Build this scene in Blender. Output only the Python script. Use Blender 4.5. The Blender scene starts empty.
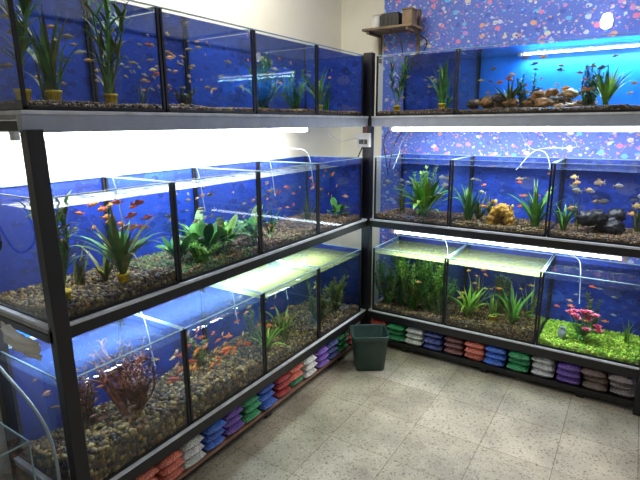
import bpy, math, random
import numpy as np
from mathutils import Vector, Matrix, noise
random.seed(7); np.random.seed(7)
scene = bpy.context.scene
scene.view_settings.view_transform = 'Standard'
R = random.uniform

# ------------------------------------------------------------ materials
def newmat(name):
    m = bpy.data.materials.new(name); m.use_nodes = True
    nt = m.node_tree; nt.nodes.clear()
    out = nt.nodes.new('ShaderNodeOutputMaterial')
    return m, nt, out
def N(nt, t, **kw):
    n = nt.nodes.new(t)
    for k, v in kw.items(): setattr(n, k, v)
    return n
def principled(name, col, rough=0.5, metal=0.0, noise_amt=0.15, scale=20, bump=0.0, bscale=80, spec=0.5, attr=False, trans=0.0):
    m, nt, out = newmat(name)
    b = N(nt, 'ShaderNodeBsdfPrincipled')
    b.inputs['Roughness'].default_value = rough
    b.inputs['Metallic'].default_value = metal
    b.inputs['Specular IOR Level'].default_value = spec
    tc = N(nt, 'ShaderNodeTexCoord')
    nz = N(nt, 'ShaderNodeTexNoise'); nz.inputs['Scale'].default_value = scale; nz.inputs['Detail'].default_value = 4
    nt.links.new(tc.outputs['Object'], nz.inputs['Vector'])
    mr = N(nt, 'ShaderNodeMapRange')
    mr.inputs['From Min'].default_value = 0.3; mr.inputs['From Max'].default_value = 0.7
    mr.inputs['To Min'].default_value = 1 - noise_amt; mr.inputs['To Max'].default_value = 1 + noise_amt
    nt.links.new(nz.outputs['Fac'], mr.inputs['Value'])
    vm = N(nt, 'ShaderNodeVectorMath', operation='SCALE')
    nt.links.new(mr.outputs[0], vm.inputs['Scale'])
    if attr:
        at = N(nt, 'ShaderNodeAttribute'); at.attribute_name = 'Col'
        nt.links.new(at.outputs['Color'], vm.inputs[0])
    else:
        vm.inputs[0].default_value = col[:3]
    nt.links.new(vm.outputs[0], b.inputs['Base Color'])
    if bump > 0:
        n2 = N(nt, 'ShaderNodeTexVoronoi'); n2.inputs['Scale'].default_value = bscale
        nt.links.new(tc.outputs['Object'], n2.inputs['Vector'])
        bp = N(nt, 'ShaderNodeBump'); bp.inputs['Strength'].default_value = bump; bp.inputs['Distance'].default_value = 0.01
        nt.links.new(n2.outputs['Distance'], bp.inputs['Height'])
        nt.links.new(bp.outputs[0], b.inputs['Normal'])
    nt.links.new(b.outputs[0], out.inputs[0])
    return m
def glassmat(name, tint, base=0.04, k=0.8, bump=0.0, milky=0.0, milkcol=(0.7,0.8,0.9,1), tir=False):
    m, nt, out = newmat(name)
    tr = N(nt, 'ShaderNodeBsdfTransparent'); tr.inputs[0].default_value = (*tint, 1)
    gl = N(nt, 'ShaderNodeBsdfGlossy'); gl.inputs['Roughness'].default_value = 0.03
    lw = N(nt, 'ShaderNodeLayerWeight'); lw.inputs['Blend'].default_value = 0.5
    pw = N(nt, 'ShaderNodeMath', operation='POWER'); pw.inputs[1].default_value = 4
    nt.links.new(lw.outputs['Facing'], pw.inputs[0])
    ma = N(nt, 'ShaderNodeMath', operation='MULTIPLY_ADD'); ma.inputs[1].default_value = k; ma.inputs[2].default_value = base
    nt.links.new(pw.outputs[0], ma.inputs[0])
    fac = ma.outputs[0]
    if tir:   # total internal reflection when the surface is seen from under water
        mr = N(nt, 'ShaderNodeMapRange'); mr.inputs['From Min'].default_value=.36; mr.inputs['From Max'].default_value=.46
        mr.inputs['To Min'].default_value=.05; mr.inputs['To Max'].default_value=.93
        nt.links.new(lw.outputs['Facing'], mr.inputs['Value'])
        ge = N(nt, 'ShaderNodeNewGeometry')
        mf = N(nt, 'ShaderNodeMix', data_type='FLOAT')
        nt.links.new(ge.outputs['Backfacing'], mf.inputs[0]); nt.links.new(fac, mf.inputs[2]); nt.links.new(mr.outputs[0], mf.inputs[3])
        fac = mf.outputs[0]
    mx = N(nt, 'ShaderNodeMixShader')
    nt.links.new(fac, mx.inputs[0]); nt.links.new(gl.outputs[0], mx.inputs[2])
    if milky > 0:
        df = N(nt, 'ShaderNodeBsdfDiffuse'); df.inputs[0].default_value = milkcol
        m2 = N(nt, 'ShaderNodeMixShader'); m2.inputs[0].default_value = milky
        nt.links.new(tr.outputs[0], m2.inputs[1]); nt.links.new(df.outputs[0], m2.inputs[2])
        nt.links.new(m2.outputs[0], mx.inputs[1])
    else:
        nt.links.new(tr.outputs[0], mx.inputs[1])
    if bump > 0:
        tc = N(nt, 'ShaderNodeTexCoord')
        nz = N(nt, 'ShaderNodeTexNoise'); nz.inputs['Scale'].default_value = 14
        nt.links.new(tc.outputs['Object'], nz.inputs['Vector'])
        bp = N(nt, 'ShaderNodeBump'); bp.inputs['Strength'].default_value = bump; bp.inputs['Distance'].default_value = 0.02
        nt.links.new(nz.outputs['Fac'], bp.inputs['Height'])
        nt.links.new(bp.outputs[0], gl.inputs['Normal'])
    nt.links.new(mx.outputs[0], out.inputs[0])
    return m
def emitmat(name, col, s):
    m, nt, out = newmat(name)
    e = N(nt, 'ShaderNodeEmission'); e.inputs[0].default_value = (*col, 1); e.inputs[1].default_value = s
    nt.links.new(e.outputs[0], out.inputs[0]); return m

M_black = principled('black_painted_steel', (0.010, 0.010, 0.013), 0.45)
M_grey = principled('bloom_grey_beam', (0.36, 0.39, 0.48), 0.45, noise_amt=0.08)  # front top beam: bloom from the tubes put into its colour as light grey
M_foam = principled('white_foam_sheet', (0.6, 0.62, 0.68), 0.8)
M_ply = principled('shelf_board', (0.3, 0.3, 0.32), 0.7)
M_wood = principled('reddish_wood', (0.24, 0.12, 0.08), 0.6, noise_amt=0.4, scale=8)
M_pale = principled('pale_wood', (0.22, 0.15, 0.09), 0.6, noise_amt=0.5, scale=9)
M_sil = principled('black_silicone', (0.008, 0.008, 0.01), 0.5)
M_edge = principled('glass_edge', (0.3, 0.48, 0.58), 0.2)
M_glass = glassmat('tank_glass', (0.87, 0.93, 1.0))
M_side = glassmat('milky_side_glass', (0.88, 0.94, 1.0), milky=0.06, milkcol=(0.35,0.55,0.95,1))  # side panes with a faint blue diffuse mixed in
M_water = glassmat('water_surface', (0.86, 0.93, 1.0), base=0.05, k=0.9, bump=0.15, tir=True)
M_waterg = glassmat('green_water_surface', (0.8, 0.95, 0.6), base=0.05, k=0.7, bump=0.3, milky=0.45, milkcol=(0.56, 0.68, 0.24, 1))
M_waterm = glassmat('pale_sheen_water_surface', (0.86, 0.93, 1.0), base=0.05, k=0.8, bump=0.3, milky=0.07, milkcol=(0.4,0.6,0.95,1))  # pale blue diffuse puts lamp and wall reflections into the surface colour
M_paint = principled('organic_paint', None, 0.45, attr=True, noise_amt=0.4, scale=40)
M_leaf = principled('leaf_surface', None, 0.4, attr=True, noise_amt=0.4, scale=30)
M_fish = principled('fish_skin', None, 0.3, attr=True, noise_amt=0.35, scale=90)
M_peb = principled('pebble_surface', None, 0.4, attr=True, noise_amt=0.4, scale=60)
M_bag = principled('gravel_bag_plastic', None, 0.25, attr=True, noise_amt=0.45, scale=160, bump=0.6, bscale=140)
M_tube = emitmat('tube_glow', (0.92, 0.98, 1.0), 18)
M_tubeb = emitmat('led_glow', (0.8, 0.93, 1.0), 14)
M_white = principled('white_plastic', (0.7, 0.7, 0.69), 0.4, noise_amt=0.05)
M_hose = principled('clear_hose', (0.38, 0.46, 0.5), 0.2, noise_amt=0.05)
M_cable = principled('black_cable', (0.01, 0.01, 0.012), 0.4)
M_bin = principled('dark_green_plastic', (0.018, 0.05, 0.045), 0.35, noise_amt=0.2)

def printed(name, base, cols, layers, zsc=1.25, free=False):
    m, nt, out = newmat(name)
    b = N(nt, 'ShaderNodeBsdfPrincipled'); b.inputs['Roughness'].default_value = 0.55
    tc = N(nt, 'ShaderNodeTexCoord'); prev = None
    for sc, th in layers:
        mp = N(nt, 'ShaderNodeMapping'); mp.inputs['Location'].default_value = (sc*0.37, 0.2, sc*0.11)
        mp.inputs['Scale'].default_value = (1, 1 if free else 0.0001, zsc)
        nt.links.new(tc.outputs['Object'], mp.inputs['Vector'])
        nzz = N(nt, 'ShaderNodeTexNoise'); nzz.inputs['Scale'].default_value = sc*2.2
        nt.links.new(mp.outputs[0], nzz.inputs['Vector'])
        sb = N(nt, 'ShaderNodeVectorMath', operation='MULTIPLY_ADD')
        sb.inputs[1].default_value = (0.02, 0, 0.02)
        nt.links.new(nzz.outputs['Color'], sb.inputs[0]); nt.links.new(mp.outputs[0], sb.inputs[2])
        vo = N(nt, 'ShaderNodeTexVoronoi'); vo.inputs['Scale'].default_value = sc
        nt.links.new(sb.outputs[0], vo.inputs['Vector'])
        lt = N(nt, 'ShaderNodeMath', operation='LESS_THAN'); lt.inputs[1].default_value = th
        nt.links.new(vo.outputs['Distance'], lt.inputs[0])
        sep = N(nt, 'ShaderNodeSeparateColor'); nt.links.new(vo.outputs['Color'], sep.inputs[0])
        cr = N(nt, 'ShaderNodeValToRGB'); cr.color_ramp.interpolation = 'CONSTANT'
        els = cr.color_ramp.elements; n = len(cols)
        els[0].position = 0; els[0].color = (*cols[0],1); els[1].position = 1/n; els[1].color = (*cols[1],1)
        for i in range(2, n):
            e = els.new(i/n); e.color = (*cols[i],1)
        nt.links.new(sep.outputs[0], cr.inputs[0])
        mx = N(nt, 'ShaderNodeMix', data_type='RGBA')
        nt.links.new(lt.outputs[0], mx.inputs[0])
        if prev is None: mx.inputs[6].default_value = (*base,1)
        else: nt.links.new(prev, mx.inputs[6])
        nt.links.new(cr.outputs[0], mx.inputs[7])
        prev = mx.outputs[2]
    nt.links.new(prev, b.inputs['Base Color'])
    nt.links.new(b.outputs[0], out.inputs[0]); return m
M_wallpaper = printed('sea_print_wallpaper', (0.12,0.20,0.72),
    [(0.75,0.24,0.48),(0.55,0.64,0.95),(0.08,0.15,0.75),(0.7,0.38,0.3),(0.15,0.5,0.9),(0.55,0.28,0.75),(0.7,0.68,0.6),(0.08,0.14,0.6)],
    ((16,.3),(30,.27),(55,.24)))
def blue(name, c, k=1.0):
    f = lambda a: tuple(x*a for x in c)
    return printed(name, c, [f(.55),f(1.3),f(.75),(c[0]+.015*k,c[1]+.04*k,c[2]+.08*k),(c[0]+.05*k,c[1]+.04*k,c[2]*.9),f(.65)], ((7,.42),(17,.33),(38,.25)), 1.6, True)
M_blueA = blue('blue_backdrop', (0.012, 0.06, 0.45))
M_blueB = blue('deep_blue_backdrop', (0.008, 0.036, 0.30))
M_blueC = principled('bright_blue_backdrop', (0.012, 0.20, 0.92), .5, noise_amt=.3, scale=6)
M_blueD = blue('dark_navy_backdrop', (0.006, 0.02, 0.17), .3)
M_wall = principled('cream_plaster', (0.84, 0.81, 0.70), 0.8, noise_amt=0.04, scale=3)
M_ceil = principled('white_ceiling', (0.8, 0.8, 0.78), 0.8, noise_amt=0.03)

def floormat():
    m, nt, out = newmat('terrazzo_tiles')
    b = N(nt, 'ShaderNodeBsdfPrincipled'); b.inputs['Roughness'].default_value = 0.45
    tc = N(nt, 'ShaderNodeTexCoord')
    br = N(nt, 'ShaderNodeTexBrick'); br.offset = 0.0; br.squash = 1.0
    br.inputs['Scale'].default_value = 1.0
    br.inputs['Brick Width'].default_value = 0.33; br.inputs['Row Height'].default_value = 0.33
    br.inputs['Mortar Size'].default_value = 0.0020; br.inputs['Mortar Smooth'].default_value = 0.3
    br.inputs['Color1'].default_value = (0.36, 0.32, 0.24, 1); br.inputs['Color2'].default_value = (0.48, 0.43, 0.34, 1)
    br.inputs['Mortar'].default_value = (0.18, 0.15, 0.10, 1); br.inputs['Bias'].default_value = 0.0
    nt.links.new(tc.outputs['Object'], br.inputs['Vector'])
    prev = br.outputs['Color']
    for sc, lo, hi, col, st in ((62, 0.14, 0.36, (0.16,0.13,0.085,1), .8), (85, 0.15, 0.3, (0.64,0.59,0.48,1), .7), (32, 0.08, 0.26, (0.13,0.10,0.065,1), .8)):
        vo = N(nt, 'ShaderNodeTexVoronoi'); vo.inputs['Scale'].default_value = sc
        nt.links.new(tc.outputs['Object'], vo.inputs['Vector'])
        mr = N(nt, 'ShaderNodeMapRange'); mr.inputs['From Min'].default_value = lo; mr.inputs['From Max'].default_value = hi
        mr.inputs['To Min'].default_value = st; mr.inputs['To Max'].default_value = 0.0
        nt.links.new(vo.outputs['Distance'], mr.inputs['Value'])
        mx = N(nt, 'ShaderNodeMix', data_type='RGBA')
        nt.links.new(mr.outputs[0], mx.inputs[0]); nt.links.new(prev, mx.inputs[6]); mx.inputs[7].default_value = col
        prev = mx.outputs[2]
    nz = N(nt, 'ShaderNodeTexNoise'); nz.inputs['Scale'].default_value = 5; nz.inputs['Detail'].default_value = 8
    nt.links.new(tc.outputs['Object'], nz.inputs['Vector'])
    mr = N(nt, 'ShaderNodeMapRange'); mr.inputs['From Min'].default_value = .3; mr.inputs['From Max'].default_value = .7; mr.inputs['To Min'].default_value = 0.65; mr.inputs['To Max'].default_value = 1.15
    nt.links.new(nz.outputs['Fac'], mr.inputs['Value'])
    vm = N(nt, 'ShaderNodeVectorMath', operation='SCALE'); nt.links.new(prev, vm.inputs[0]); nt.links.new(mr.outputs[0], vm.inputs['Scale'])
    nt.links.new(vm.outputs[0], b.inputs['Base Color'])
    nt.links.new(b.outputs[0], out.inputs[0]); return m
M_floor = floormat()

# ------------------------------------------------------------ mesh builder
class MB:
    def __init__(s): s.v = []; s.f = []; s.c = []; s.m = []; s.sm = []
    def add(s, vs, fs, col=(1,1,1), mat=0, smooth=True):
        o = len(s.v); s.v.extend([tuple(p) for p in vs])
        if len(col) and isinstance(col[0], (tuple, list)): s.c.extend(col)
        else: s.c.extend([col]*len(vs))
        for f in fs: s.f.append([i+o for i in f]); s.m.append(mat); s.sm.append(smooth)
    def box(s, a, b, col=(1,1,1), mat=0):
        x0,y0,z0 = [min(a[i],b[i]) for i in range(3)]; x1,y1,z1 = [max(a[i],b[i]) for i in range(3)]
        s.add([(x0,y0,z0),(x1,y0,z0),(x1,y1,z0),(x0,y1,z0),(x0,y0,z1),(x1,y0,z1),(x1,y1,z1),(x0,y1,z1)],
              [(0,3,2,1),(4,5,6,7),(0,1,5,4),(1,2,6,5),(2,3,7,6),(3,0,4,7)], col, mat, False)
    def quad(s, pts, mat=0): s.add(pts, [(0,1,2,3)], (1,1,1), mat, False)
    def tube(s, pts, rad, col=(1,1,1), seg=8, mat=0, caps=True):
        pts = [Vector(p) for p in pts]; n = len(pts)
        if not isinstance(rad, (list, tuple)): rad = [rad]*n
        vs = []; fs = []
        up = Vector((0,0,1))
        for i, p in enumerate(pts):
            t = (pts[min(i+1,n-1)] - pts[max(i-1,0)]).normalized()
            a = t.cross(up)
            if a.length < 0.1: a = t.cross(Vector((1,0,0)))
            a.normalize(); b = t.cross(a)
            for k in range(seg):
                th = 2*math.pi*k/seg
                vs.append(p + (a*math.cos(th)+b*math.sin(th))*rad[i])
        for i in range(n-1):
            for k in range(seg):
                k2 = (k+1) % seg
                fs.append((i*seg+k, i*seg+k2, (i+1)*seg+k2, (i+1)*seg+k))
        if caps: fs.append(tuple(range(seg))); fs.append(tuple((n-1)*seg+k for k in range(seg-1,-1,-1)))
        s.add(vs, fs, col, mat)
    def build(s, name, mats, parent=None, bevel=0):
        me = bpy.data.meshes.new(name)
        V = np.array(s.v); c = (V.min(0)+V.max(0))/2
        me.from_pydata((V-c).tolist(), [], s.f)
        for m in mats: me.materials.append(m)
        me.polygons.foreach_set('material_index', s.m)
        me.polygons.foreach_set('use_smooth', s.sm)
        ca = me.color_attributes.new('Col', 'FLOAT_COLOR', 'POINT')
        ca.data.foreach_set('color', np.array([(x[0],x[1],x[2],1) for x in s.c], dtype=np.float32).ravel())
        me.update()
        ob = bpy.data.objects.new(name, me); scene.collection.objects.link(ob)
        ob.location = Vector(c)
        if parent: ob.parent = parent; ob.location = Vector(c) - parent.location
        if bevel:
            bm = ob.modifiers.new('bevel', 'BEVEL'); bm.width = bevel; bm.segments = 2; bm.limit_method = 'ANGLE'
        return ob
def empty(name, loc):
    e = bpy.data.objects.new(name, None); e.empty_display_size = 0.1; e.location = loc
    scene.collection.objects.link(e); return e
def hsvj(c, j=0.15):
    k = 1 + R(-j, j); return tuple(max(0, x*k*(1+R(-j*0.4, j*0.4))) for x in c)

def smooth_pts(ctrl, n=24):
    P = [Vector(p) for p in ctrl]; P = [P[0]*2-P[1]] + P + [P[-1]*2-P[-2]]
    out = []
    segs = len(P)-3
    for i in range(segs):
        p0,p1,p2,p3 = P[i:i+4]
        m = max(3, n//segs)
        for k in range(m + (1 if i == segs-1 else 0)):
            t = k/m
            out.append(0.5*((2*p1)+(-p0+p2)*t+(2*p0-5*p1+4*p2-p3)*t*t+(-p0+3*p1-3*p2+p3)*t**3))
    return out

# ------------------------------------------------------------ side mapping
DEP = 0.45
def P(side, u, v, z):
    return (-v, u, z) if side == 'L' else (u, v, z)

# ------------------------------------------------------------ room shell
def slab(name, a, b, mat):
    m = MB(); m.box(a, b); return m.build(name, [mat])
XL, YB, XR, YF, ZC = -0.5, 0.5, 3.2, -4.6, 2.8
slab('floor', (XL-0.1, YF-0.1, -0.1), (XR+0.1, YB+0.1, 0), M_floor)
slab('ceiling', (XL-0.1, YF-0.1, ZC), (XR+0.1, YB+0.1, ZC+0.1), M_ceil)
slab('wall_left', (XL-0.1, YF, 0), (XL, YB, ZC), M_wall)
slab('wall_back', (XL-0.1, YB, 0), (XR+0.1, YB+0.1, ZC), M_wall)
slab('wall_right', (XR, YF, 0), (XR+0.1, YB, ZC), M_wall)
slab('wall_front', (XL-0.1, YF-0.1, 0), (XR+0.1, YF, ZC), M_wall)
slab('wallpaper_panel', (-0.14, YB-0.004, 0.02), (XR-0.01, YB, ZC-0.01), M_wallpaper)

# ------------------------------------------------------------ racks
Z1, Z2, Z3 = 0.267, 0.922, 1.596
T1, T2, T3 = 0.72, 1.335, 1.965
UL = [-2.16, -1.64, -1.12, -0.60, -0.07]
UR = [0.05, 0.57, 1.13, 1.66]
def rack(side, u0, u1, posts_u, name):
    m = MB()
    B = lambda a0,a1,v0,v1,z0,z1,mat: m.box(P(side,a0,v0,z0), P(side,a1,v1,z1), (1,1,1), mat)
    for u in posts_u:
        top = Z3-0.055
        B(u-0.025,u+0.025,-0.028,0.012,0,top,0)
        B(u-0.025,u+0.025,DEP-0.02,DEP+0.02,0,top,0)
    B(u0,u1,-0.01,0.02,Z3-0.065,Z3-0.012,1); B(u0,u1,DEP-0.02,DEP+0.02,Z3-0.065,Z3-0.012,0)
    B(u0,u1,0.02,DEP-0.02,Z3-0.027,Z3-0.012,3); B(u0,u1,-0.014,DEP+0.02,Z3-0.012,Z3,2)
    B(u0,u1,-0.01,0.02,Z2-0.055,Z2-0.012,0); B(u0,u1,DEP-0.02,DEP+0.02,Z2-0.055,Z2-0.012,0)
    B(u0,u1,0.02,DEP-0.02,Z2-0.027,Z2-0.012,3); B(u0,u1,-0.014,DEP+0.02,Z2-0.012,Z2,2)
    B(u0,u1,-0.01,0.02,Z1-0.062,Z1-0.01,0); B(u0,u1,DEP-0.02,DEP+0.02,Z1-0.062,Z1-0.01,0)
    B(u0,u1,0.02,DEP-0.02,Z1-0.027,Z1-0.01,3); B(u0,u1,-0.014,DEP+0.02,Z1-0.01,Z1,2)
    B(u0,u1,-0.012,DEP,0.055,0.07,4 if side=='L' else 0)
    B(u0,u1,0.0,0.03,0.03,0.055,0)
    for u in np.linspace(u0+0.3,u1-0.3,3): B(u-0.02,u+0.02,0.01,0.05,0,0.055,0); B(u-0.02,u+0.02,DEP-0.05,DEP-0.01,0,0.055,0)
    for u in (u0, u1-0.03):
        for z in (Z1,Z2,Z3): B(u,u+0.03,0.02,DEP-0.02,z-0.06,z-0.03,0)
    return m.build(name, [M_black, M_grey, M_foam, M_ply, M_wood], bevel=0.002)
rack('L', -2.175, -0.02, [-2.15], 'aquarium_rack')
rack('R', 0.0, 1.69, [1.675], 'aquarium_rack')
m = MB(); m.box((-0.03,-0.02,0),(0.03,0.03,T3+0.02)); m.box((-0.045,-0.03,0),(0.045,0.04,0.012))
m.build('corner_post', [M_black], bevel=0.002)

# ------------------------------------------------------------ pebbles
def ico(sub):
    import bmesh
    bm = bmesh.new(); bmesh.ops.create_icosphere(bm, subdivisions=sub, radius=1)
    v = np.array([p.co[:] for p in bm.verts]); f = np.array([[q.index for q in fc.verts] for fc in bm.faces]); bm.free(); return v, f
ICO1, ICO2 = ico(1), ico(2)
def pebbles(name, pts, rad, palette, hi, parent, mat=None):
    V, F = ICO2 if hi else ICO1
    n = len(pts); pts = np.array(pts)
    r = rad*np.random.uniform(0.7, 1.35, (n,1,1))*np.random.uniform(0.65, 1.2, (n,1,3))
    base = V[None]*(1+np.random.uniform(-0.12,0.12,(n,V.shape[0],1)))*r
    a = np.random.uniform(0, 6.28, n); ca, sa = np.cos(a), np.sin(a)
    x = base[:,:,0]*ca[:,None]-base[:,:,1]*sa[:,None]; y = base[:,:,0]*sa[:,None]+base[:,:,1]*ca[:,None]
    base = np.stack([x,y,base[:,:,2]],2) + pts[:,None,:]
    allv = base.reshape(-1,3); faces = (F[None]+ (np.arange(n)*V.shape[0])[:,None,None]).reshape(-1,3)
    me = bpy.data.meshes.new(name); c = allv.mean(0)
    me.from_pydata((allv-c).tolist(), [], faces.tolist())
    pal = np.array(palette)[np.random.randint(0,len(palette),n)]*np.random.uniform(0.5,1.25,(n,1))
    col = np.ones((n,V.shape[0],4),dtype=np.float32); col[:,:,:3] = pal[:,None,:]
    ca = me.color_attributes.new('Col','FLOAT_COLOR','POINT'); ca.data.foreach_set('color', col.ravel())
    me.polygons.foreach_set('use_smooth', [True]*len(me.polygons)); me.materials.append(mat or M_peb); me.update()
    ob = bpy.data.objects.new(name, me); scene.collection.objects.link(ob)
    ob.parent = parent; ob.location = Vector(c)-parent.location
    return ob
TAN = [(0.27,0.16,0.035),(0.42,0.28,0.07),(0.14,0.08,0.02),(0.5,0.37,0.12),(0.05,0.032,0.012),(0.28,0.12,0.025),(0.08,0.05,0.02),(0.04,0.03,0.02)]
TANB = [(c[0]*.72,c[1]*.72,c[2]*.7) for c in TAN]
DARK = [(0.12,0.075,0.035),(0.24,0.15,0.06),(0.05,0.038,0.03),(0.34,0.22,0.1),(0.17,0.07,0.03)]
GREENG = [(0.36,0.68,0.03),(0.5,0.8,0.06),(0.22,0.5,0.02),(0.7,0.85,0.1)]
MIXG = [(0.24,0.14,0.04),(0.04,0.2,0.03),(0.36,0.24,0.08),(0.08,0.25,0.04),(0.12,0.08,0.03)]

tanks = {}
def aquarium(key, side, u0, u1, z0, z1, gh, pr, pal, back, last=False, hi=False, water=None, endsheet=None, slope=0.0):
    g = 0.003; a, b = u0+g, u1-g
    e = empty('aquarium', P(side,(a+b)/2, DEP/2, z0))
    m = MB(); Q = lambda *q: m.quad([P(side,*p) for p in q], 0)
    f, bk = 0.003, DEP-0.006
    Q((a,f,z0+.004),(b,f,z0+.004),(b,f,z1),(a,f,z1))
    m.quad([P(side,*p) for p in ((a,f,z0+.004),(a,bk,z0+.004),(a,bk,z1),(a,f,z1))], 1)
    if last and not endsheet: m.quad([P(side,*p) for p in ((b,f,z0+.004),(b,bk,z0+.004),(b,bk,z1),(b,f,z1))], 1)
    m.build('glass_panes', [M_glass, M_side], e)
    s = MB(); w = 0.010
    for uu in ((a,a+w),(b-w,b)):
        s.box(P(side,uu[0],0,z0),P(side,uu[1],w,z1-0.004)); s.box(P(side,uu[0],bk-w,z0),P(side,uu[1],bk,z1-0.004))
    s.box(P(side,a,0,z0),P(side,b,0.005,z0+0.012)); s.box(P(side,a,0,z0),P(side,b,bk,z0+0.004))
    s.build('silicone_seams', [M_sil], e)
    r = MB(); t = 0.006
    r.box(P(side,a,0,z1-0.003),P(side,b,t,z1+0.001)); r.box(P(side,a,bk-t,z1-0.003),P(side,b,bk,z1+0.001))
    r.box(P(side,a,t,z1-0.003),P(side,a+t,bk-t,z1+0.001)); r.box(P(side,b-t,t,z1-0.003),P(side,b,bk-t,z1+0.001))
    r.build('glass_rim', [M_edge], e)
    bd = MB(); bd.box(P(side,u0,bk+0.001,z0),P(side,u1,bk+0.004,z1))
    if endsheet: bd.box(P(side,b,0.004,z0),P(side,b+.003,bk,z1))
    bd.build('blue_backing_sheet', [back], e)
    wm = MB(); zw = z1-(0.035 if z0 < Z3 else 0.014)
    wm.quad([P(side,*p) for p in ((a,f,zw),(b,f,zw),(b,bk,zw),(a,bk,zw))]); wm.build('water_surface', [water or M_water], e)
    seed = u0*7+z0*13
    def H(u, v): return max(.012, gh*(0.85+0.35*noise.noise(Vector((u*5+seed, v*6, seed)))) + slope*v)
    gm = MB(); nu, nv = 18, 14; vs=[]; fs=[]
    for i in range(nu+1):
        for j in range(nv+1):
            u = a+0.008+(b-a-0.016)*i/nu; v = 0.012+(bk-0.02)*j/nv
            vs.append(P(side,u,v,z0+H(u,v)-pr*0.4))
    for i in range(nu):
        for j in range(nv):
            fs.append((i*(nv+1)+j,(i+1)*(nv+1)+j,(i+1)*(nv+1)+j+1,i*(nv+1)+j+1))
    o = len(vs)
    front = [i*(nv+1) for i in range(nu+1)]
    for i in front:
        p = vs[i]; vs.append((p[0],p[1],z0+0.005))
    for k in range(nu): fs.append((front[k], o+k, o+k+1, front[k+1]))
    o2 = len(vs)
    for j in range(nv+1): p = vs[j]; vs.append((p[0],p[1],z0+0.005))
    for k in range(nv): fs.append((k, o2+k, o2+k+1, k+1))
    pc = tuple(np.mean(np.array(pal),0)*0.5)
    gm.add(vs, fs, pc); gm.build('gravel_base', [M_peb], e)
    pts = []; sp = pr*1.65
    for u in np.arange(a+0.016, b-0.014, sp):
        for v in np.arange(0.018, bk-0.015, sp):
            uu, vv = u+R(-.4,.4)*sp, v+R(-.3,.3)*sp
            pts.append(P(side, min(max(uu,a+.014),b-.014), max(vv,0.016), z0+H(u,v)+R(-.3,.4)*pr))
        for z in np.arange(z0+0.01, z0+H(u,0.01), sp):
            pts.append(P(side, min(max(u+R(-.3,.3)*sp,a+.014),b-.014), 0.006+pr*0.9+R(0,.003), z+R(-.3,.3)*sp))
    if side=='L' and u0 < -2.1:
        for v in np.arange(0.02, bk-0.01, sp):
            for z in np.arange(z0+0.01, z0+H(a,v), sp): pts.append(P(side,a+0.014,v,z))
    pebbles('gravel_stones', pts, pr, pal, hi, e)
    tanks[key] = dict(side=side,a=a+0.03,b=b-0.03,z0=z0,z1=zw,H=H,e=e)
for i in range(4):
    u0,u1 = UL[i],UL[i+1]
    aquarium(f'TL{i+1}','L',u0,u1,Z3,T3,0.028,0.006,DARK,[M_blueA,M_blueB,M_blueA,M_blueB][i],last=i==3,endsheet=i==3)
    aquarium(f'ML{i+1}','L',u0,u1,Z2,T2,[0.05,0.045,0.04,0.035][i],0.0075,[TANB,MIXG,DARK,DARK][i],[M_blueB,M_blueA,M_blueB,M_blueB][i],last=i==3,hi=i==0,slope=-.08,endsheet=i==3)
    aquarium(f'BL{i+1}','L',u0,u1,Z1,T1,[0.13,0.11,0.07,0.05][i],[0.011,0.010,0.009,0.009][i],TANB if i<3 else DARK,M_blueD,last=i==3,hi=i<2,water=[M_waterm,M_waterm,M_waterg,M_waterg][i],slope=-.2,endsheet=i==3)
ar = [(UR[0],UR[1]),(UR[1],UR[2]),(UR[2],UR[3])]
aquarium('TR1','R',UR[0],UR[1],Z3,T3,0.03,0.006,DARK,M_blueA)
aquarium('TR2','R',UR[1],UR[3]+0.05,Z3,T3,0.032,0.006,DARK,M_blueC,last=True)
for i,(u0,u1) in enumerate(ar):
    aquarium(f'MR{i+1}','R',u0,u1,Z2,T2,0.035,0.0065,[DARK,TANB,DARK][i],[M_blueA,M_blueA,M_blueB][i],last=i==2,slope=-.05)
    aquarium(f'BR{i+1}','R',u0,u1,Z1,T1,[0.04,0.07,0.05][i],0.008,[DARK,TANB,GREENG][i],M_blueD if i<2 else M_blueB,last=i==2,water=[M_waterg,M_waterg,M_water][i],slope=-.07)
m = MB(); m.box((XL+0.03,-2.16,T1+0.002),(XL+0.034,-0.05,Z2-0.065)); m.build('blue_backing_sheet', [M_blueC])

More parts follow.
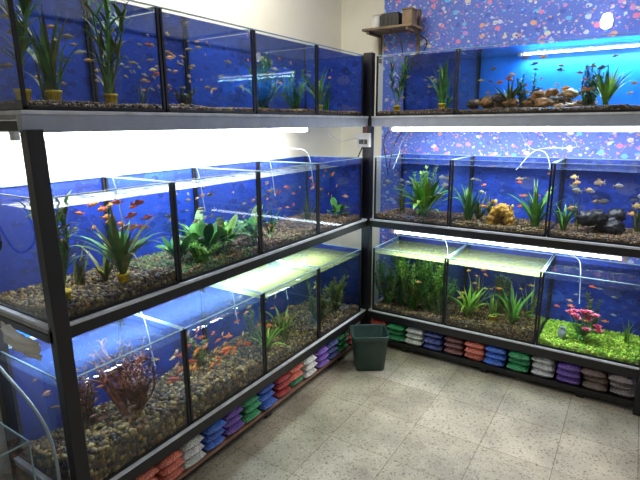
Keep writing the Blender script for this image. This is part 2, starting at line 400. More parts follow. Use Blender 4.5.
# ------------------------------------------------------------ fish
def fish(mb, pos, yaw, pit, L, col, tall=1.0, fin=None, belly=None):
    fin = fin or tuple(min(1,c*1.1) for c in col); belly = belly or tuple(min(1,c*0.8+0.12) for c in col)
    prof = [(0.50,0.012),(0.46,0.05),(0.38,0.095),(0.25,0.135),(0.08,0.155),(-0.1,0.135),(-0.26,0.085),(-0.36,0.045)]
    seg = 8
    rot = Matrix.Rotation(yaw,3,'Z') @ Matrix.Rotation(-pit,3,'Y')
    def T(p): return tuple(Vector(pos) + rot @ (Vector(p)*L))
    vs=[];cs=[];fs=[]
    for x,h in prof:
        for k in range(seg):
            th = 2*math.pi*k/seg; s_,c_ = math.sin(th),math.cos(th)
            bend = 0.05*math.sin(x*5)
            vs.append(T((x, c_*h*0.5+bend*0.4, s_*h*tall))); t = 0.5-0.5*s_
            cs.append(tuple(col[i]*(1-t)+belly[i]*t for i in range(3)))
    n = len(prof)
    for i in range(n-1):
        for k in range(seg):
            k2=(k+1)%seg; fs.append((i*seg+k,(i+1)*seg+k,(i+1)*seg+k2,i*seg+k2))
    fs.append(tuple(range(seg)))
    mb.add(vs,fs,cs)
    y=-0.02
    mb.add([T((-.34,y,.03)),T((-.34,y,-.03)),T((-.56,y+.03,-.17*tall)),T((-.47,y,0)),T((-.58,y-.03,.17*tall))],[(0,1,2,3),(0,3,4)],fin)
    h=.15*tall
    mb.add([T((.16,0,h*.92)),T((.05,0,h*1.7)),T((-.18,0,h*1.35)),T((-.2,0,h*.65))],[(0,1,2,3)],fin)
    mb.add([T((-.02,0,-h*.9)),T((-.14,0,-h*1.5)),T((-.2,0,-h*.6))],[(0,1,2)],fin)
    for s_ in (1,-1): mb.add([T((.22,s_*.05,-.03)),T((.1,s_*.14,-.1)),T((.14,s_*.06,-.06))],[(0,1,2)],fin)
    for s_ in (1,-1):
        c=Vector((.4,s_*.042,.025)); r=.022
        mb.add([T(c+Vector(d)*r) for d in ((1,0,0),(-1,0,0),(0,1,0),(0,-1,0),(0,0,1),(0,0,-1))],
               [(0,2,4),(2,1,4),(1,3,4),(3,0,4),(2,0,5),(1,2,5),(3,1,5),(0,3,5)],(0.01,0.01,0.01))
ORANGE=[(0.8,0.17,0.015),(0.85,0.28,0.03),(0.65,0.09,0.015)]
SILVER=[(0.24,0.23,0.2),(0.14,0.15,0.17),(0.34,0.22,0.1)]
GOLD=[(0.5,0.28,0.07),(0.38,0.2,0.06),(0.5,0.37,0.13)]
DK=[(0.03,0.03,0.035),(0.09,0.075,0.06)]
PALE=[(0.5,0.46,0.36)]
def school(key, n, pals, size, tall=1.0, zr=(0.15,0.9), ur=(0,1), name='fish_school', vr=(0.05,0.36)):
    t = tanks[key]; mb = MB()
    for i in range(n):
        u = t['a']+0.02+(t['b']-t['a']-0.04)*R(*ur); v = R(*vr)
        g = t['z0']+t['H'](u,v)+0.03
        z = g+(t['z1']-0.02-g)*R(*zr)
        yaw = R(-0.6,0.6)+(math.pi if random.random()<0.5 else 0)+(math.pi/2 if t['side']=='L' else 0)
        c = random.choice(pals)
        fish(mb, P(t['side'],u,v,z), yaw, R(-.25,.25), size*R(0.7,1.25), hsvj(c,.3), tall*R(0.9,1.2))
    mb.build(name, [M_fish])
school('TL1',30,GOLD+SILVER+PALE+GOLD,0.036); school('TL2',52,SILVER+GOLD,0.034); school('TL2',8,ORANGE,0.034)
school('TL3',18,ORANGE+GOLD,0.036); school('TL4',16,ORANGE+SILVER,0.038)
school('TR1',18,GOLD+SILVER,0.038); school('TR2',34,ORANGE+GOLD,0.038); school('TR2',8,DK,0.042)
school('ML1',20,ORANGE,0.05,zr=(0.55,0.98),ur=(0.55,1),name='goldfish_school'); school('ML1',14,GOLD+DK+SILVER,0.038)
school('ML2',30,SILVER+GOLD,0.038); school('ML3',22,SILVER+ORANGE,0.038); school('ML4',20,ORANGE,0.044,name='goldfish_school')
school('MR1',20,SILVER+DK,0.042,1.5,name='angelfish_school'); school('MR2',18,ORANGE+SILVER,0.042); school('MR3',22,SILVER+DK+GOLD,0.052,1.5,name='cichlid_school')
school('BL1',20,[(0.12,0.05,0.03),(0.3,0.1,0.05)],0.04); school('BL2',40,ORANGE,0.054,zr=(0.05,0.85),vr=(.03,.2),name='goldfish_school')
school('BL2',8,GOLD,0.045); school('BL3',18,GOLD+ORANGE,0.04); school('BL4',8,GOLD,0.04)
school('BR1',6,GOLD,0.04); school('BR2',14,GOLD+ORANGE,0.038); school('BR3',14,ORANGE+SILVER,0.04)

# ------------------------------------------------------------ plants
GR=[(0.06,0.24,0.03),(0.045,0.17,0.03),(0.1,0.3,0.04)]
LIME=[(0.2,0.42,0.03),(0.15,0.34,0.03)]
OLV=[(0.16,0.2,0.03),(0.11,0.14,0.025)]
def leaf(mb, base, az, L, w, col, lean=0.5, curl=0.6, n=7, shape='blade'):
    d = Vector((math.cos(az),math.sin(az),0)); s = Vector((-d.y,d.x,0))
    vs=[];fs=[]; p = Vector(base); ang = math.pi/2-lean*0.5
    for i in range(n+1):
        t=i/n
        if shape=='blade': ww = w*(0.35+0.65*math.sin(math.pi*min(1,t*0.9+0.12)))*(1-t**4)
        else: ww = w*(0.08 if t<0.35 else max(0.02,math.sin(math.pi*(t-0.35)/0.66))**0.8)
        nrm = s*ww*0.5
        dn = Vector((0,0,1))*ww*0.12
        vs += [p-nrm+dn, p, p+nrm+dn]
        ang -= curl*lean*(2.2/n)*(0.4+t)
        p = p + (d*math.cos(ang)+Vector((0,0,1))*math.sin(ang))*(L/n)
    for i in range(n):
        o=i*3; fs += [(o,o+1,o+4,o+3),(o+1,o+2,o+5,o+4)]
    cs=[tuple(c*(0.75 if k%3==1 else 1.0) for c in col) for k in range(len(vs))]
    mb.add(vs,fs,cs)
def pot(mb, base, r=0.022, h=0.045, col=(0.8,0.55,0.02)):
    b=Vector(base)
    mb.tube([b,b+Vector((0,0,h*.15)),b+Vector((0,0,h*.8)),b+Vector((0,0,h*.82)),b+Vector((0,0,h)),b+Vector((0,0,h*.85))],[r*.75,r*.8,r*.95,r*1.12,r*1.12,r*.9],col,12)
    for k in range(8):
        a=k*math.pi/4; o=Vector((math.cos(a),math.sin(a),0))*r*.9
        mb.tube([b+o*0.9,b+o*1.05+Vector((0,0,h*.8))],0.0022,tuple(c*.8 for c in col),5)
def plant(mb, key, fu, v, kind, h, n=12, pal=GR, w=0.018, potted=False, spread=1.0):
    t=tanks[key]; u=t['a']+(t['b']-t['a'])*fu; z=t['z0']+t['H'](u,v)-0.004
    b=Vector(P(t['side'],u,v,z)); mx=t['z1']-z-0.01
    h=min(h,mx)
    if potted: pot(mb,b); b=b+Vector((0,0,0.04)); h=min(h,mx-.04)
    if kind=='sword':
        for i in range(n): leaf(mb,b+Vector((R(-.006,.006),R(-.006,.006),0)),i*2.4+R(-.3,.3),h*R(.7,1.05),w*R(.7,1.2),hsvj(random.choice(pal),.35),R(.25,.9),R(.5,1.1))
    elif kind=='grass':
        for i in range(n): leaf(mb,b+Vector((R(-.015,.015),R(-.015,.015),0)),R(0,6.28),h*R(.6,1.05),w*.5*R(.7,1.2),hsvj(random.choice(pal),.35),R(.05,.6),R(.3,1.2),9)
    elif kind=='broad':
        for i in range(n): leaf(mb,b+Vector((R(-.02,.02),R(-.02,.02),0)),i*2.4,h*R(.5,1.05),w*2.4*R(.8,1.2),hsvj(random.choice(pal),.35),R(.3,1.0),R(.5,1.0),9,'oval')
    elif kind=='bamboo':
        k=max(2,n//5)
        for j in range(k):
            top=b+Vector((R(-.06,.06),R(-.06,.06),h*R(.8,1)))
            ps=smooth_pts([b,b.lerp(top,.5)+Vector((R(-.015,.015),R(-.015,.015),0)),top],8)
            c=hsvj(random.choice(pal),.2); mb.tube(ps,[.003]*len(ps),c,6)
            for q in range(2,len(ps)):
                for s_ in range(2): leaf(mb,ps[q],q*2.2+s_*3.1+R(-.4,.4),h*R(.28,.42),w*R(.5,.8),hsvj(random.choice(pal),.35),R(.5,1.1),R(.5,1.1),5)
    elif kind=='bushy':
        for j in range(n):
            top=b+Vector((R(-.07,.07)*spread,R(-.05,.05),h*R(.5,1)))
            ps=smooth_pts([b+Vector((R(-.02,.02),R(-.02,.02),0)),b.lerp(top,.5)+Vector((R(-.03,.03),R(-.02,.02),0)),top],14)
            c=hsvj(random.choice(pal),.35); mb.tube(ps,[.0018]*len(ps),c,5)
            for q in range(1,len(ps)):
                for s_ in range(5): leaf(mb,ps[q],q*.7+s_*1.257,.03*R(.8,1.3),.006,hsvj(c,.3),R(.6,1.2),.6,3)
def plants(key, items, name='aquatic_plants'):
    mb=MB()
    for it in items:
        kw=it[4] if len(it)>4 else {}
        plant(mb,key,it[0],it[1],it[2],it[3],**kw)
    mb.build(name,[M_leaf])
plants('TL1',[(0.05,.10,'bamboo',.32,dict(n=20,potted=True,pal=OLV+GR)),(0.25,.09,'grass',.3,dict(n=26,pal=OLV+GR,potted=True,w=.03)),(0.7,.09,'bamboo',.33,dict(n=28,potted=True,pal=OLV+GR)),(0.74,.12,'grass',.3,dict(n=14,pal=OLV)),(.45,.3,'grass',.25,dict(n=12,pal=OLV))])
plants('TL2',[(.2,.3,'grass',.15,dict(n=10,pal=OLV)),(.8,.3,'bushy',.12,dict(n=5,pal=OLV))])
plants('TL3',[(.3,.1,'bushy',.26,dict(n=26,pal=LIME+GR)),(.38,.12,'broad',.26,dict(n=20,pal=LIME,w=.015)),(.9,.10,'bushy',.2,dict(n=14,pal=LIME))])
plants('TL4',[(.35,.12,'sword',.24,dict(n=18,pal=LIME,potted=True)),(.8,.2,'grass',.2,dict(n=14,pal=GR))])
plants('TR1',[(.16,.1,'bamboo',.3,dict(n=22,pal=GR,potted=True)),(.82,.1,'grass',.3,dict(n=22,pal=GR,potted=True,w=.035)),(.8,.2,'sword',.2,dict(n=10,pal=GR))])
plants('TR2',[(.22,.15,'sword',.22,dict(n=22,pal=GR+OLV,w=.022)),(.28,.25,'bushy',.2,dict(n=8,pal=GR)),(.6,.2,'bushy',.22,dict(n=14,pal=GR)),(.68,.12,'sword',.24,dict(n=30,pal=LIME,w=.022)),(.93,.15,'grass',.28,dict(n=20))])
plants('ML1',[(.14,.1,'bamboo',.3,dict(n=26,pal=GR+OLV,potted=True)),(.66,.10,'sword',.29,dict(n=30,pal=OLV+GR,potted=True,w=.024)),(.5,.28,'grass',.2,dict(n=14,pal=OLV)),(.7,.25,'sword',.2,dict(n=12,pal=OLV))])
plants('ML2',[(.2,.15,'broad',.16,dict(n=16,pal=GR)),(.55,.12,'broad',.2,dict(n=22,pal=GR)),(.85,.14,'broad',.2,dict(n=20,pal=LIME+GR)),(.45,.28,'grass',.24,dict(n=14)),(.7,.25,'broad',.24,dict(n=16,pal=GR)),(.3,.06,'bushy',.07,dict(n=8,pal=LIME))])
plants('ML3',[(.12,.12,'broad',.22,dict(n=18,pal=LIME+GR)),(.65,.2,'grass',.2,dict(n=14)),(.4,.25,'broad',.2,dict(n=12,pal=OLV+GR))])
plants('ML4',[(.3,.2,'grass',.22,dict(n=12,pal=OLV)),(.8,.12,'broad',.15,dict(n=10))])
plants('MR1',[(.66,.1,'broad',.32,dict(n=40,pal=GR+LIME,w=.015)),(.62,.12,'bushy',.32,dict(n=20,pal=LIME)),(.15,.25,'grass',.25,dict(n=14,pal=OLV))])
plants('MR2',[(.12,.1,'grass',.28,dict(n=36,pal=GR,w=.034)),(.2,.18,'sword',.22,dict(n=16,pal=OLV+GR)),(.9,.12,'sword',.3,dict(n=26,pal=GR,w=.024)),(.3,.28,'grass',.2,dict(n=14,pal=OLV))])
plants('MR3',[(.2,.3,'grass',.22,dict(n=12,pal=OLV)),(.85,.3,'grass',.25,dict(n=14,pal=OLV)),(.08,.1,'sword',.2,dict(n=12,pal=GR))])
plants('BL3',[(.25,.12,'sword',.2,dict(n=18,pal=LIME)),(.6,.1,'grass',.2,dict(n=18,pal=OLV+LIME)),(.85,.2,'sword',.24,dict(n=14,pal=OLV)),(.45,.25,'bushy',.25,dict(n=8,pal=OLV))])
plants('BL4',[(.3,.12,'bushy',.27,dict(n=14,pal=OLV)),(.75,.12,'bushy',.27,dict(n=14,pal=OLV))])
plants('BL1',[(.45,.3,'bushy',.25,dict(n=10,pal=[(.14,.05,.02),(.18,.08,.02)])),(.75,.16,'bushy',.28,dict(n=22,pal=[(.22,.06,.02),(.12,.035,.015)],spread=1.6))])
plants('BL2',[(.7,.33,'bushy',.2,dict(n=6,pal=OLV))])
mossd=[(0.05,0.15,0.02),(0.08,0.2,0.02),(0.14,0.28,0.04)]
plants('BR1',[(f,v,'bushy',h,dict(n=16,pal=mossd,spread=1.6)) for f,v,h in ((.1,.09,.3),(.3,.12,.38),(.52,.09,.33),(.75,.12,.4),(.92,.09,.26),(.5,.25,.4),(.2,.26,.4),(.8,.26,.38))],'hornwort_mass')
plants('BR2',[(.2,.1,'sword',.27,dict(n=22,pal=LIME,w=.022)),(.75,.1,'sword',.27,dict(n=22,pal=LIME+GR,w=.022)),(.5,.12,'grass',.16,dict(n=16,pal=LIME,potted=True)),(.5,.3,'bushy',.28,dict(n=12,pal=OLV)),(.2,.28,'grass',.3,dict(n=14,pal=OLV)),(.9,.25,'grass',.3,dict(n=12,pal=OLV))])
plants('BR3',[(.9,.2,'grass',.15,dict(n=12,pal=LIME)),(.55,.3,'bushy',.3,dict(n=6,pal=OLV))])

# ornaments
ICO3=ico(3)
def lump(mb, c, r, col, sq=(1,1,1), seed=0, amp=0.35, fr=2.2):
    V,F=ICO3
    vs=[]
    for p in V:
        d=Vector(p); k=1+amp*noise.noise(d*fr+Vector((seed,seed*1.7,0))); vs.append((c[0]+p[0]*r*sq[0]*k,c[1]+p[1]*r*sq[1]*k,c[2]+p[2]*r*sq[2]*k))
    mb.add(vs,[tuple(f) for f in F],[hsvj(col,.12) for _ in vs])
def at(key,fu,v,dz=0):
    t=tanks[key]; u=t['a']+(t['b']-t['a'])*fu; return Vector(P(t['side'],u,v,t['z0']+t['H'](u,v)+dz))
mb=MB()
for i in range(34):
    f=.04+.6*(i%17)/17+R(-.02,.02)
    lump(mb,at('TR2',f,R(.1,.3),R(.0,.05 if i<17 else .1)),R(.022,.04),random.choice([(0.26,0.13,0.04),(0.42,0.2,0.06),(0.12,0.08,0.06),(0.45,0.28,0.13)]),(1.2,1,.75),i,.7,3)
mb.build('aquarium_rocks',[M_paint])
mb=MB()
for i in range(12): lump(mb,at('MR3',R(.3,.65),R(.12,.25),R(.01,.10)),R(.03,.045),(0.025,0.024,0.03),(1.1,1,.9),i+30,.7,3)
mb.build('aquarium_rocks',[M_paint])
mb=MB(); c=at('MR2',.5,.14,.0)
for k in range(9):
    a=math.pi*k/8; p=c+Vector((math.cos(a)*.055,0,math.sin(a)*.10)); lump(mb,p,.028,(0.55,0.3,0.04),(1,1.5,1),k,.6,3)
for k in range(5):
    a=math.pi*(k+.5)/5; p=c+Vector((math.cos(a)*.03,.035,math.sin(a)*.08)); lump(mb,p,.028,(0.35,0.2,0.06),(1,1,1),k+20,.5,3)
for k in range(22): lump(mb,c+Vector((R(-.07,.07),R(-.03,.01),R(.02,.14))),.009,random.choice([(0.65,0.48,0.08),(.25,.1,.04)]),(1,1,1.6),k,.2)
mb.build('ceramic_cave_ornament',[M_paint])
mb=MB()
def branch(p,d,L,r,lev):
    pts=[p]; q=Vector(p); dd=Vector(d)
    for i in range(6):
        dd=(dd+Vector((R(-.25,.25),R(-.25,.25),R(-.1,.2)))).normalized(); q=q+dd*L/6
        q.x=min(-.03,max(-.4,q.x)); q.z=min(q.z,T1-.06); pts.append(q.copy())
    mb.tube(pts,[r*(1-.1*i)*R(.85,1.15) for i in range(7)],[hsvj((0.15,0.045,0.025),.4) for _ in range(7*9)],9)
    if lev>0:
        for i in (2,4,5): branch(pts[i],(dd+Vector((R(-1,1),R(-1,1),R(-.2,.8)))).normalized(),L*.65,r*.6,lev-1)
for f in (.6,.7,.8,.9): branch(at('BL1',f,.14+R(0,.1),-.01),(R(-.3,.3),R(-.3,.3),1),.22,.016,2)
mb.build('driftwood',[M_paint])
mb=MB(); c=at('BR3',.42,.12,0)
for j in range(13):
    top=c+Vector((R(-.08,.09),R(-.04,.04),R(.07,.18)))
    ps=smooth_pts([c,c.lerp(top,.5)+Vector((R(-.01,.01),0,.01)),top],6); mb.tube(ps,.0025,(0.1,0.35,0.05),5)
    for ring,(n,l) in enumerate(((7,.036),(6,.026))):
        for k in range(n): leaf(mb,top,k*6.28/n+ring*.5,l,.024,hsvj(random.choice([(0.85,0.14,0.25),(0.9,0.32,0.4),(0.8,0.08,0.16)]),.1),(1.0-.5*ring)*1.1,.5,4)
    lump(mb,top+Vector((0,0,.004)),.005,(0.9,0.7,0.2))
for k in range(22): leaf(mb,c+Vector((0,0,R(0,.06))),k*2.4,R(.07,.12),.024,hsvj((0.08,0.34,0.04),.2),R(.6,1.1),.9,5)
mb.build('pink_flower_ornament',[M_leaf])
mb=MB(); c=at('BR3',.2,.1,0); mb.tube([c+Vector((0,0,z)) for z in (0,.01,.035,.055,.068,.075)],[.014,.02,.026,.02,.011,.016],(0.35,0.4,0.45),16)
mb.build('ceramic_vase',[M_paint])
mb=MB()
for i in range(5): lump(mb,at('BL4',R(.1,.9),R(.05,.2),.01),.03,(0.12,0.1,0.08),(1.2,1.2,.8),i,.5)
mb.build('aquarium_rocks',[M_paint])

# ------------------------------------------------------------ gravel bags
def bag(mb, c, su, sv, h, side, col, seed):
    n=9; vs=[];cs=[];fs=[]
    for s_ in (1,-1):
        for i in range(n+1):
            for j in range(n+1):
                a=-1+2*i/n; b=-1+2*j/n
                k=max(0,(1-abs(a)**3.5)*(1-abs(b)**4))**.5
                nn=noise.noise(Vector((a*2.2+seed,b*2.2,seed*.7)))
                u=a*su*.5*(1-.06*b*b); v=b*sv*.5*(1-.08*a*a); z=s_*h*.5*k*(1+.3*nn)
                w=P(side,u,v,z); vs.append((c[0]+w[0],c[1]+w[1],c[2]+w[2]))
                edge=max(abs(a),abs(b))
                cs.append(tuple(min(1,x*(1+.35*nn)+(0.07 if edge>.95 else 0)) for x in col))
    m_=(n+1)**2
    for q in range(2):
        for i in range(n):
            for j in range(n):
                o=q*m_; f=(o+i*(n+1)+j,o+(i+1)*(n+1)+j,o+(i+1)*(n+1)+j+1,o+i*(n+1)+j+1); fs.append(f if q==0 else f[::-1])
    mb.add(vs,fs,cs)
RED=(0.40,0.025,0.025);SAL=(0.55,0.13,0.08);GRN=(0.015,0.24,0.08);WHT=(0.55,0.56,0.56);BLU=(0.025,0.11,0.5);NAV=(0.025,0.04,0.2);PUR=(0.12,0.05,0.34);BRN=(0.15,0.10,0.085);GRY=(0.22,0.19,0.18);MAR=(0.16,0.05,0.05)
left=[GRY,SAL,SAL,WHT,BLU,PUR,GRN,BLU,RED,SAL,WHT,PUR,NAV,GRN,RED]
right=[RED,GRN,WHT,NAV,MAR,SAL,BLU,GRN,WHT,PUR,BRN,GRY]
mb=MB()
for i,c in enumerate(left):
    u=-2.03+i*.132
    for k in range(3):
        cc=c if random.random()<.85 else random.choice(left)
        bag(mb,P('L',u+R(-.01,.01),.065+R(-.012,.012),.07+.021+k*.04),.125,.16,.05,'L',hsvj(cc,.1),i*3+k)
mb.build('gravel_bag_stacks',[M_bag])
mb=MB()
for i,c in enumerate(right):
    u=.1+i*.135
    for k in range(3):
        bag(mb,P('R',u+R(-.008,.008),.065+R(-.012,.012),.07+.021+k*.04),.128,.16,.05,'R',hsvj(c,.1),i*3+k+80)
mb.build('gravel_bag_stacks',[M_bag])

# ------------------------------------------------------------ bin
def bin_(loc, rot):
    def ring(s,z,r=.25,n=5):
        pts=[]
        for cx,cy,a0 in ((1,1,0),(-1,1,90),(-1,-1,180),(1,-1,270)):
            for k in range(n):
                a=math.radians(a0+90*k/(n-1)); rr=s*r
                pts.append((cx*(s-rr)+rr*math.cos(a),cy*(s-rr)*.85+rr*math.sin(a),z))
        return pts
    levels=[(.088,0),(.093,.006),(.112,.215),(.122,.22),(.122,.242),(.116,.246),(.110,.238),(.088,.01)]
    vs=[];fs=[]
    for s,z in levels: vs+=ring(s,z)
    n=20
    for i in range(len(levels)-1):
        for k in range(n):
            k2=(k+1)%n; fs.append((i*n+k,i*n+k2,(i+1)*n+k2,(i+1)*n+k))
    fs.append(tuple(range(n-1,-1,-1))); fs.append(tuple((len(levels)-1)*n+k for k in range(n)))
    M=Matrix.Translation(loc)@Matrix.Rotation(rot,4,'Z')
    mb=MB(); mb.add([M@Vector(v) for v in vs],fs,(1,1,1)); return mb.build('waste_bin',[M_bin])
bin_((.18,-.29,0),math.radians(35))

# ------------------------------------------------------------ lights
def lampfix(side,u0,u1,v,ztop,power,col,mat,name='fluorescent_tube_light',w=.05,tilt=0,tr=.0095):
    uc=(u0+u1)/2; e=empty(name,P(side,uc,v,ztop))
    h=MB(); h.box(P(side,u0-.03,v-.02,ztop-.018),P(side,u1+.03,v+.02,ztop))
    for u in (u0-.02,u1+.02): h.box(P(side,u-.01,v-.014,ztop-.042),P(side,u+.01,v+.014,ztop-.018))
    h.build('housing',[M_white],e)
    t=MB(); t.tube([P(side,u0,v,ztop-.03),P(side,u1,v,ztop-.03)],tr,(1,1,1),12); t.build('tube',[mat],e)
    ld=bpy.data.lights.new('lamp','AREA'); ld.shape='RECTANGLE'; ld.size=u1-u0; ld.size_y=w; ld.energy=power; ld.color=col
    lo=bpy.data.objects.new('lamp_light',ld); scene.collection.objects.link(lo); lo.parent=e
    lo.location=(0,0,-.058)
    lo.rotation_euler=(math.radians(tilt),0,math.pi/2 if side=='L' else 0)
lampfix('L',-2.05,-.35,.26,Z3-.05,19,(1,.99,.96),M_tube,tilt=25,tr=.013)
lampfix('R',.16,1.6,.06,Z3-.053,13,(1,.99,.96),M_tube,tilt=12,tr=.013)
lampfix('L',-2.08,-.3,.2,Z2-.04,15,(.85,.93,1),M_tubeb,'led_strip_light',tilt=28,w=.04)
lampfix('R',.2,1.5,.05,Z2-.052,9,(.95,.98,1),M_tubeb,'led_strip_light',tilt=12,w=.04)
lampfix('R',.85,1.68,.39,T3+.02,7,(.4,.8,1),M_tubeb,'aquarium_led_bar',w=.03)
for i,(x,y,p,rot) in enumerate(((-.12,-1.1,24,90),(1.3,.1,10,0),(2.0,-3.0,4,0))):
    e=empty('ceiling_light_panel',(x,y,ZC)); sx,sy=(.62,.16) if rot==0 else (.16,.62)
    h=MB(); h.box((x-sx,y-sy,ZC-.05),(x+sx,y+sy,ZC)); h.build('housing',[M_white],e)
    ld=bpy.data.lights.new('panel','AREA'); ld.shape='RECTANGLE'; ld.size=1.2; ld.size_y=.28; ld.energy=p; ld.color=(1,.95,.84)
    lo=bpy.data.objects.new('panel_light',ld); scene.collection.objects.link(lo); lo.parent=e; lo.location=(0,0,-.055); lo.rotation_euler=(0,0,math.radians(rot))

# ------------------------------------------------------------ corner electrics, hoses, shelf, misc
def hose(name,ctrl,r,mat,n=30,parent=None):
    mb=MB(); mb.tube(smooth_pts(ctrl,n),r,(1,1,1),8); return mb.build(name,[mat],parent)
mb=MB(); mb.box((-.05,-.055,1.40),(.035,-.021,1.49)); mb.box((-.035,-.06,1.42),(-.005,-.055,1.45),mat=1); mb.box((.002,-.06,1.42),(.024,-.055,1.45),mat=1)
mb.build('electrical_outlet_box',[M_white,M_cable],bevel=.004)
hose('power_cable',[(-.02,-.04,1.40),(-.05,-.05,1.3),(-.02,-.04,1.15),(-.04,-.02,1.0),(-.06,-.03,.95)],.004,M_cable)
hose('power_cable',[(-.3,-.05,1.5),(-.18,-.06,1.44),(-.05,-.045,1.46)],.004,M_white)
M_red=principled('red_cable',(.5,.03,.03),.4)
hose('power_cable',[(0,-.03,1.49),(.01,-.04,1.52),(0,-.035,1.57)],.004,M_red)
for k,pts in enumerate(([(.06,.3,1.53),(.07,.1,1.45),(.08,.12,1.3),(.06,.2,1.2)],[(.1,.42,1.53),(.12,.2,1.45),(.13,.1,1.36),(.1,.12,1.25)])): hose('power_cable',pts,.0035,M_cable)
for pts in ([(.12,.42,1.53),(.1,.3,1.4),(.14,.2,1.36),(.13,.12,1.25)],
            [(.85,.44,1.5),(.95,.3,1.4),(1.05,.25,1.37),(1.1,.2,1.25)],[(1.1,.44,1.5),(1.2,.3,1.41),(1.0,.25,1.39),(.9,.2,1.27)]):
    hose('air_hose',pts,.0025,M_hose)
for u in (-1.9,-1.45,-.9,-.5):
    hose('air_hose',[P('L',u,.44,1.5),P('L',u+.08,.35,1.41),P('L',u+.16,.25,1.37),P('L',u+.18,.22,1.15)],.0025,M_hose)
for u in (-1.8,-1.25,-.8):
    hose('air_hose',[P('L',u,.44,.84),P('L',u+.08,.35,.8),P('L',u+.14,.25,.75),P('L',u+.15,.2,.5)],.0025,M_hose)
hose('air_hose',[(.3,.44,.84),(.4,.25,.8),(.5,.2,.76),(.52,.2,.5)],.0025,M_hose)
hose('air_hose',[(1.2,.44,.84),(1.25,.25,.78),(1.3,.2,.74),(1.32,.2,.5)],.0025,M_hose)
hose('drain_hose',[(-.42,-2.2,.74),(-.3,-2.21,.70),(-.12,-2.21,.62),(-.05,-2.2,.5),(-.04,-2.2,.3),(-.08,-2.2,.1),(-.15,-2.2,.01)],.006,M_hose,40)
hose('power_cable',[(-.3,-2.2,1.5),(-.2,-2.21,1.3),(-.16,-2.21,1.18),(-.3,-2.21,1.12),(-.42,-2.2,1.25)],.004,M_cable)
mb=MB(); vs=[];fs=[]; n=14
for i in range(n+1):
    for j in range(n+1):
        a,b=i/n,j/n; k=math.sin(math.pi*a)*math.sin(math.pi*min(1,b*.9+.05))
        vs.append((-.32+.25*a,-2.182-.03*k-.015*noise.noise(Vector((a*6,b*6,1))) ,.88-.07*b-.02*a+.012*noise.noise(Vector((a*5,b*5,4)))))
for i in range(n):
    for j in range(n): fs.append((i*(n+1)+j,(i+1)*(n+1)+j,(i+1)*(n+1)+j+1,i*(n+1)+j+1))
mb.add(vs,fs); mb.build('white_plastic_bag',[M_white])
e=empty('small_glass_tank',(-.2,-2.48,.3)); m=MB(); x0,x1,y0,y1,z0,z1=-.42,.0,-2.68,-2.29,.3,.58
for q in (((x0,y0),(x1,y0)),((x1,y0),(x1,y1)),((x1,y1),(x0,y1)),((x0,y1),(x0,y0))):
    m.quad([(*q[0],z0),(*q[1],z0),(*q[1],z1),(*q[0],z1)])
m.build('glass_panes',[M_glass],e)
r=MB()
for a,b in (((x0,y0),(x1,y0)),((x1,y0),(x1,y1)),((x1,y1),(x0,y1)),((x0,y1),(x0,y0))):
    r.tube([(*a,z1),(*b,z1)],.003,(1,1,1),6)
    r.tube([(*a,z0),(*a,z1)],.003,(1,1,1),6)
r.build('glass_rim',[M_edge],e)
pts=[(R(x0+.02,x1-.02),R(y0+.02,y1-.02),z0+R(.015,.07)) for _ in range(700)]
pebbles('gravel_stones',pts,.014,[(0.45,0.14,0.05),(0.4,0.22,0.1),(0.2,0.2,0.18)],False,e)
m=MB(); m.box((x0-.01,y0-.01,.28),(x1+.01,y1+.01,.299))
for x in (x0,x1-.03):
    for y in (y0,y1-.03): m.box((x,y,0),(x+.03,y+.03,.28))
m.build('tank_stand',[M_black],bevel=.002)
e=empty('wooden_wall_shelf',(-.02,.38,2.15)); m=MB()
for k in range(3): m.box((-.2,.27+k*.075,2.17),(.17,.33+k*.075,2.185))
for x in (-.17,.12): m.box((x,.28,2.15),(x+.02,.495,2.17)); m.box((x,.475,1.98),(x+.02,.495,2.31))
m.build('slats',[M_pale],e,bevel=.002)
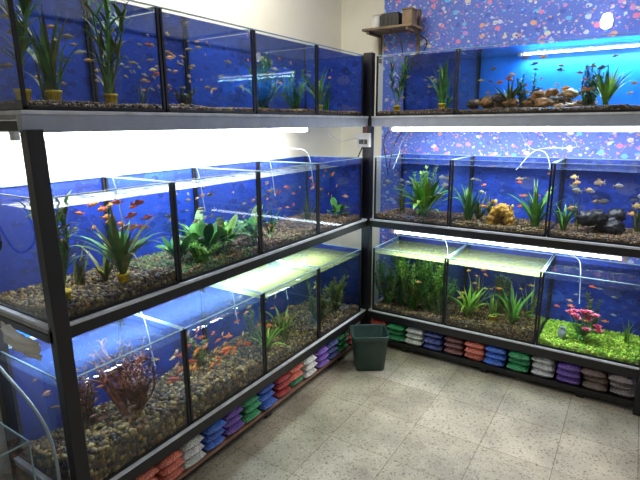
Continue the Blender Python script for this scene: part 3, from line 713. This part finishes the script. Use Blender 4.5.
hose('cable_loop_1',[(.0,.3,2.165),(.08,.28,2.1),(.1,.3,1.98),(.04,.34,1.975)],.004,M_cable,parent=e)
hose('cable_loop_2',[(.14,.32,2.145),(.24,.36,2.08),(.18,.4,1.98)],.004,M_cable,parent=e)
mb=MB(); c=Vector((-.13,.36,2.1855)); mb.tube([c+Vector((0,0,z)) for z in (0,.01,.06,.075,.08,.095)],[.03,.034,.034,.024,.026,.026],(1,1,1),18); mb.build('food_jar',[M_white])
mb=MB(); mb.box((-.08,.30,2.1855),(.06,.42,2.26)); mb.box((-.07,.31,2.26),(.05,.41,2.275))
for k in range(4): mb.box((-.06+k*.03,.296,2.2),(-.045+k*.03,.3,2.25))
mb.build('air_pump',[M_cable],bevel=.004)
mb=MB(); mb.box((.08,.31,2.1855),(.15,.40,2.28)); mb.box((.075,.305,2.28),(.155,.405,2.29)); mb.build('cardboard_box',[M_pale],bevel=.003)
e=empty('wall_lamp',(1.27,.47,2.1)); mb=MB()
mb.tube([(1.27,.494,2.1),(1.27,.47,2.1),(1.27,.45,2.1)],[.03,.03,.018],(1,1,1),16); mb.build('base',[M_white],e)
mb=MB(); mb.tube([(1.27,.43,2.1+z) for z in (.04,.035,.0,-.03,-.04)],[.012,.022,.032,.028,.014],(1,1,1),16); mb.build('bulb',[emitmat('bulb_glow',(1,1,.97),5)],e)

# ------------------------------------------------------------ world + camera
w=bpy.data.worlds.new('World'); scene.world=w; w.use_nodes=True
w.node_tree.nodes['Background'].inputs[0].default_value=(.6,.7,.9,1); w.node_tree.nodes['Background'].inputs[1].default_value=.3
cd=bpy.data.cameras.new('Camera'); cam=bpy.data.objects.new('Camera',cd); scene.collection.objects.link(cam)
cd.sensor_width=36; cd.lens=36*487/640; cd.clip_start=.02
M=Matrix.Rotation(math.radians(33),4,'Z')@Matrix.Rotation(math.radians(90-13.4),4,'X')@Matrix.Rotation(math.radians(-.47),4,'Z')
cam.matrix_world=Matrix.Translation((1.514,-2.92,1.55))@M
scene.camera=cam
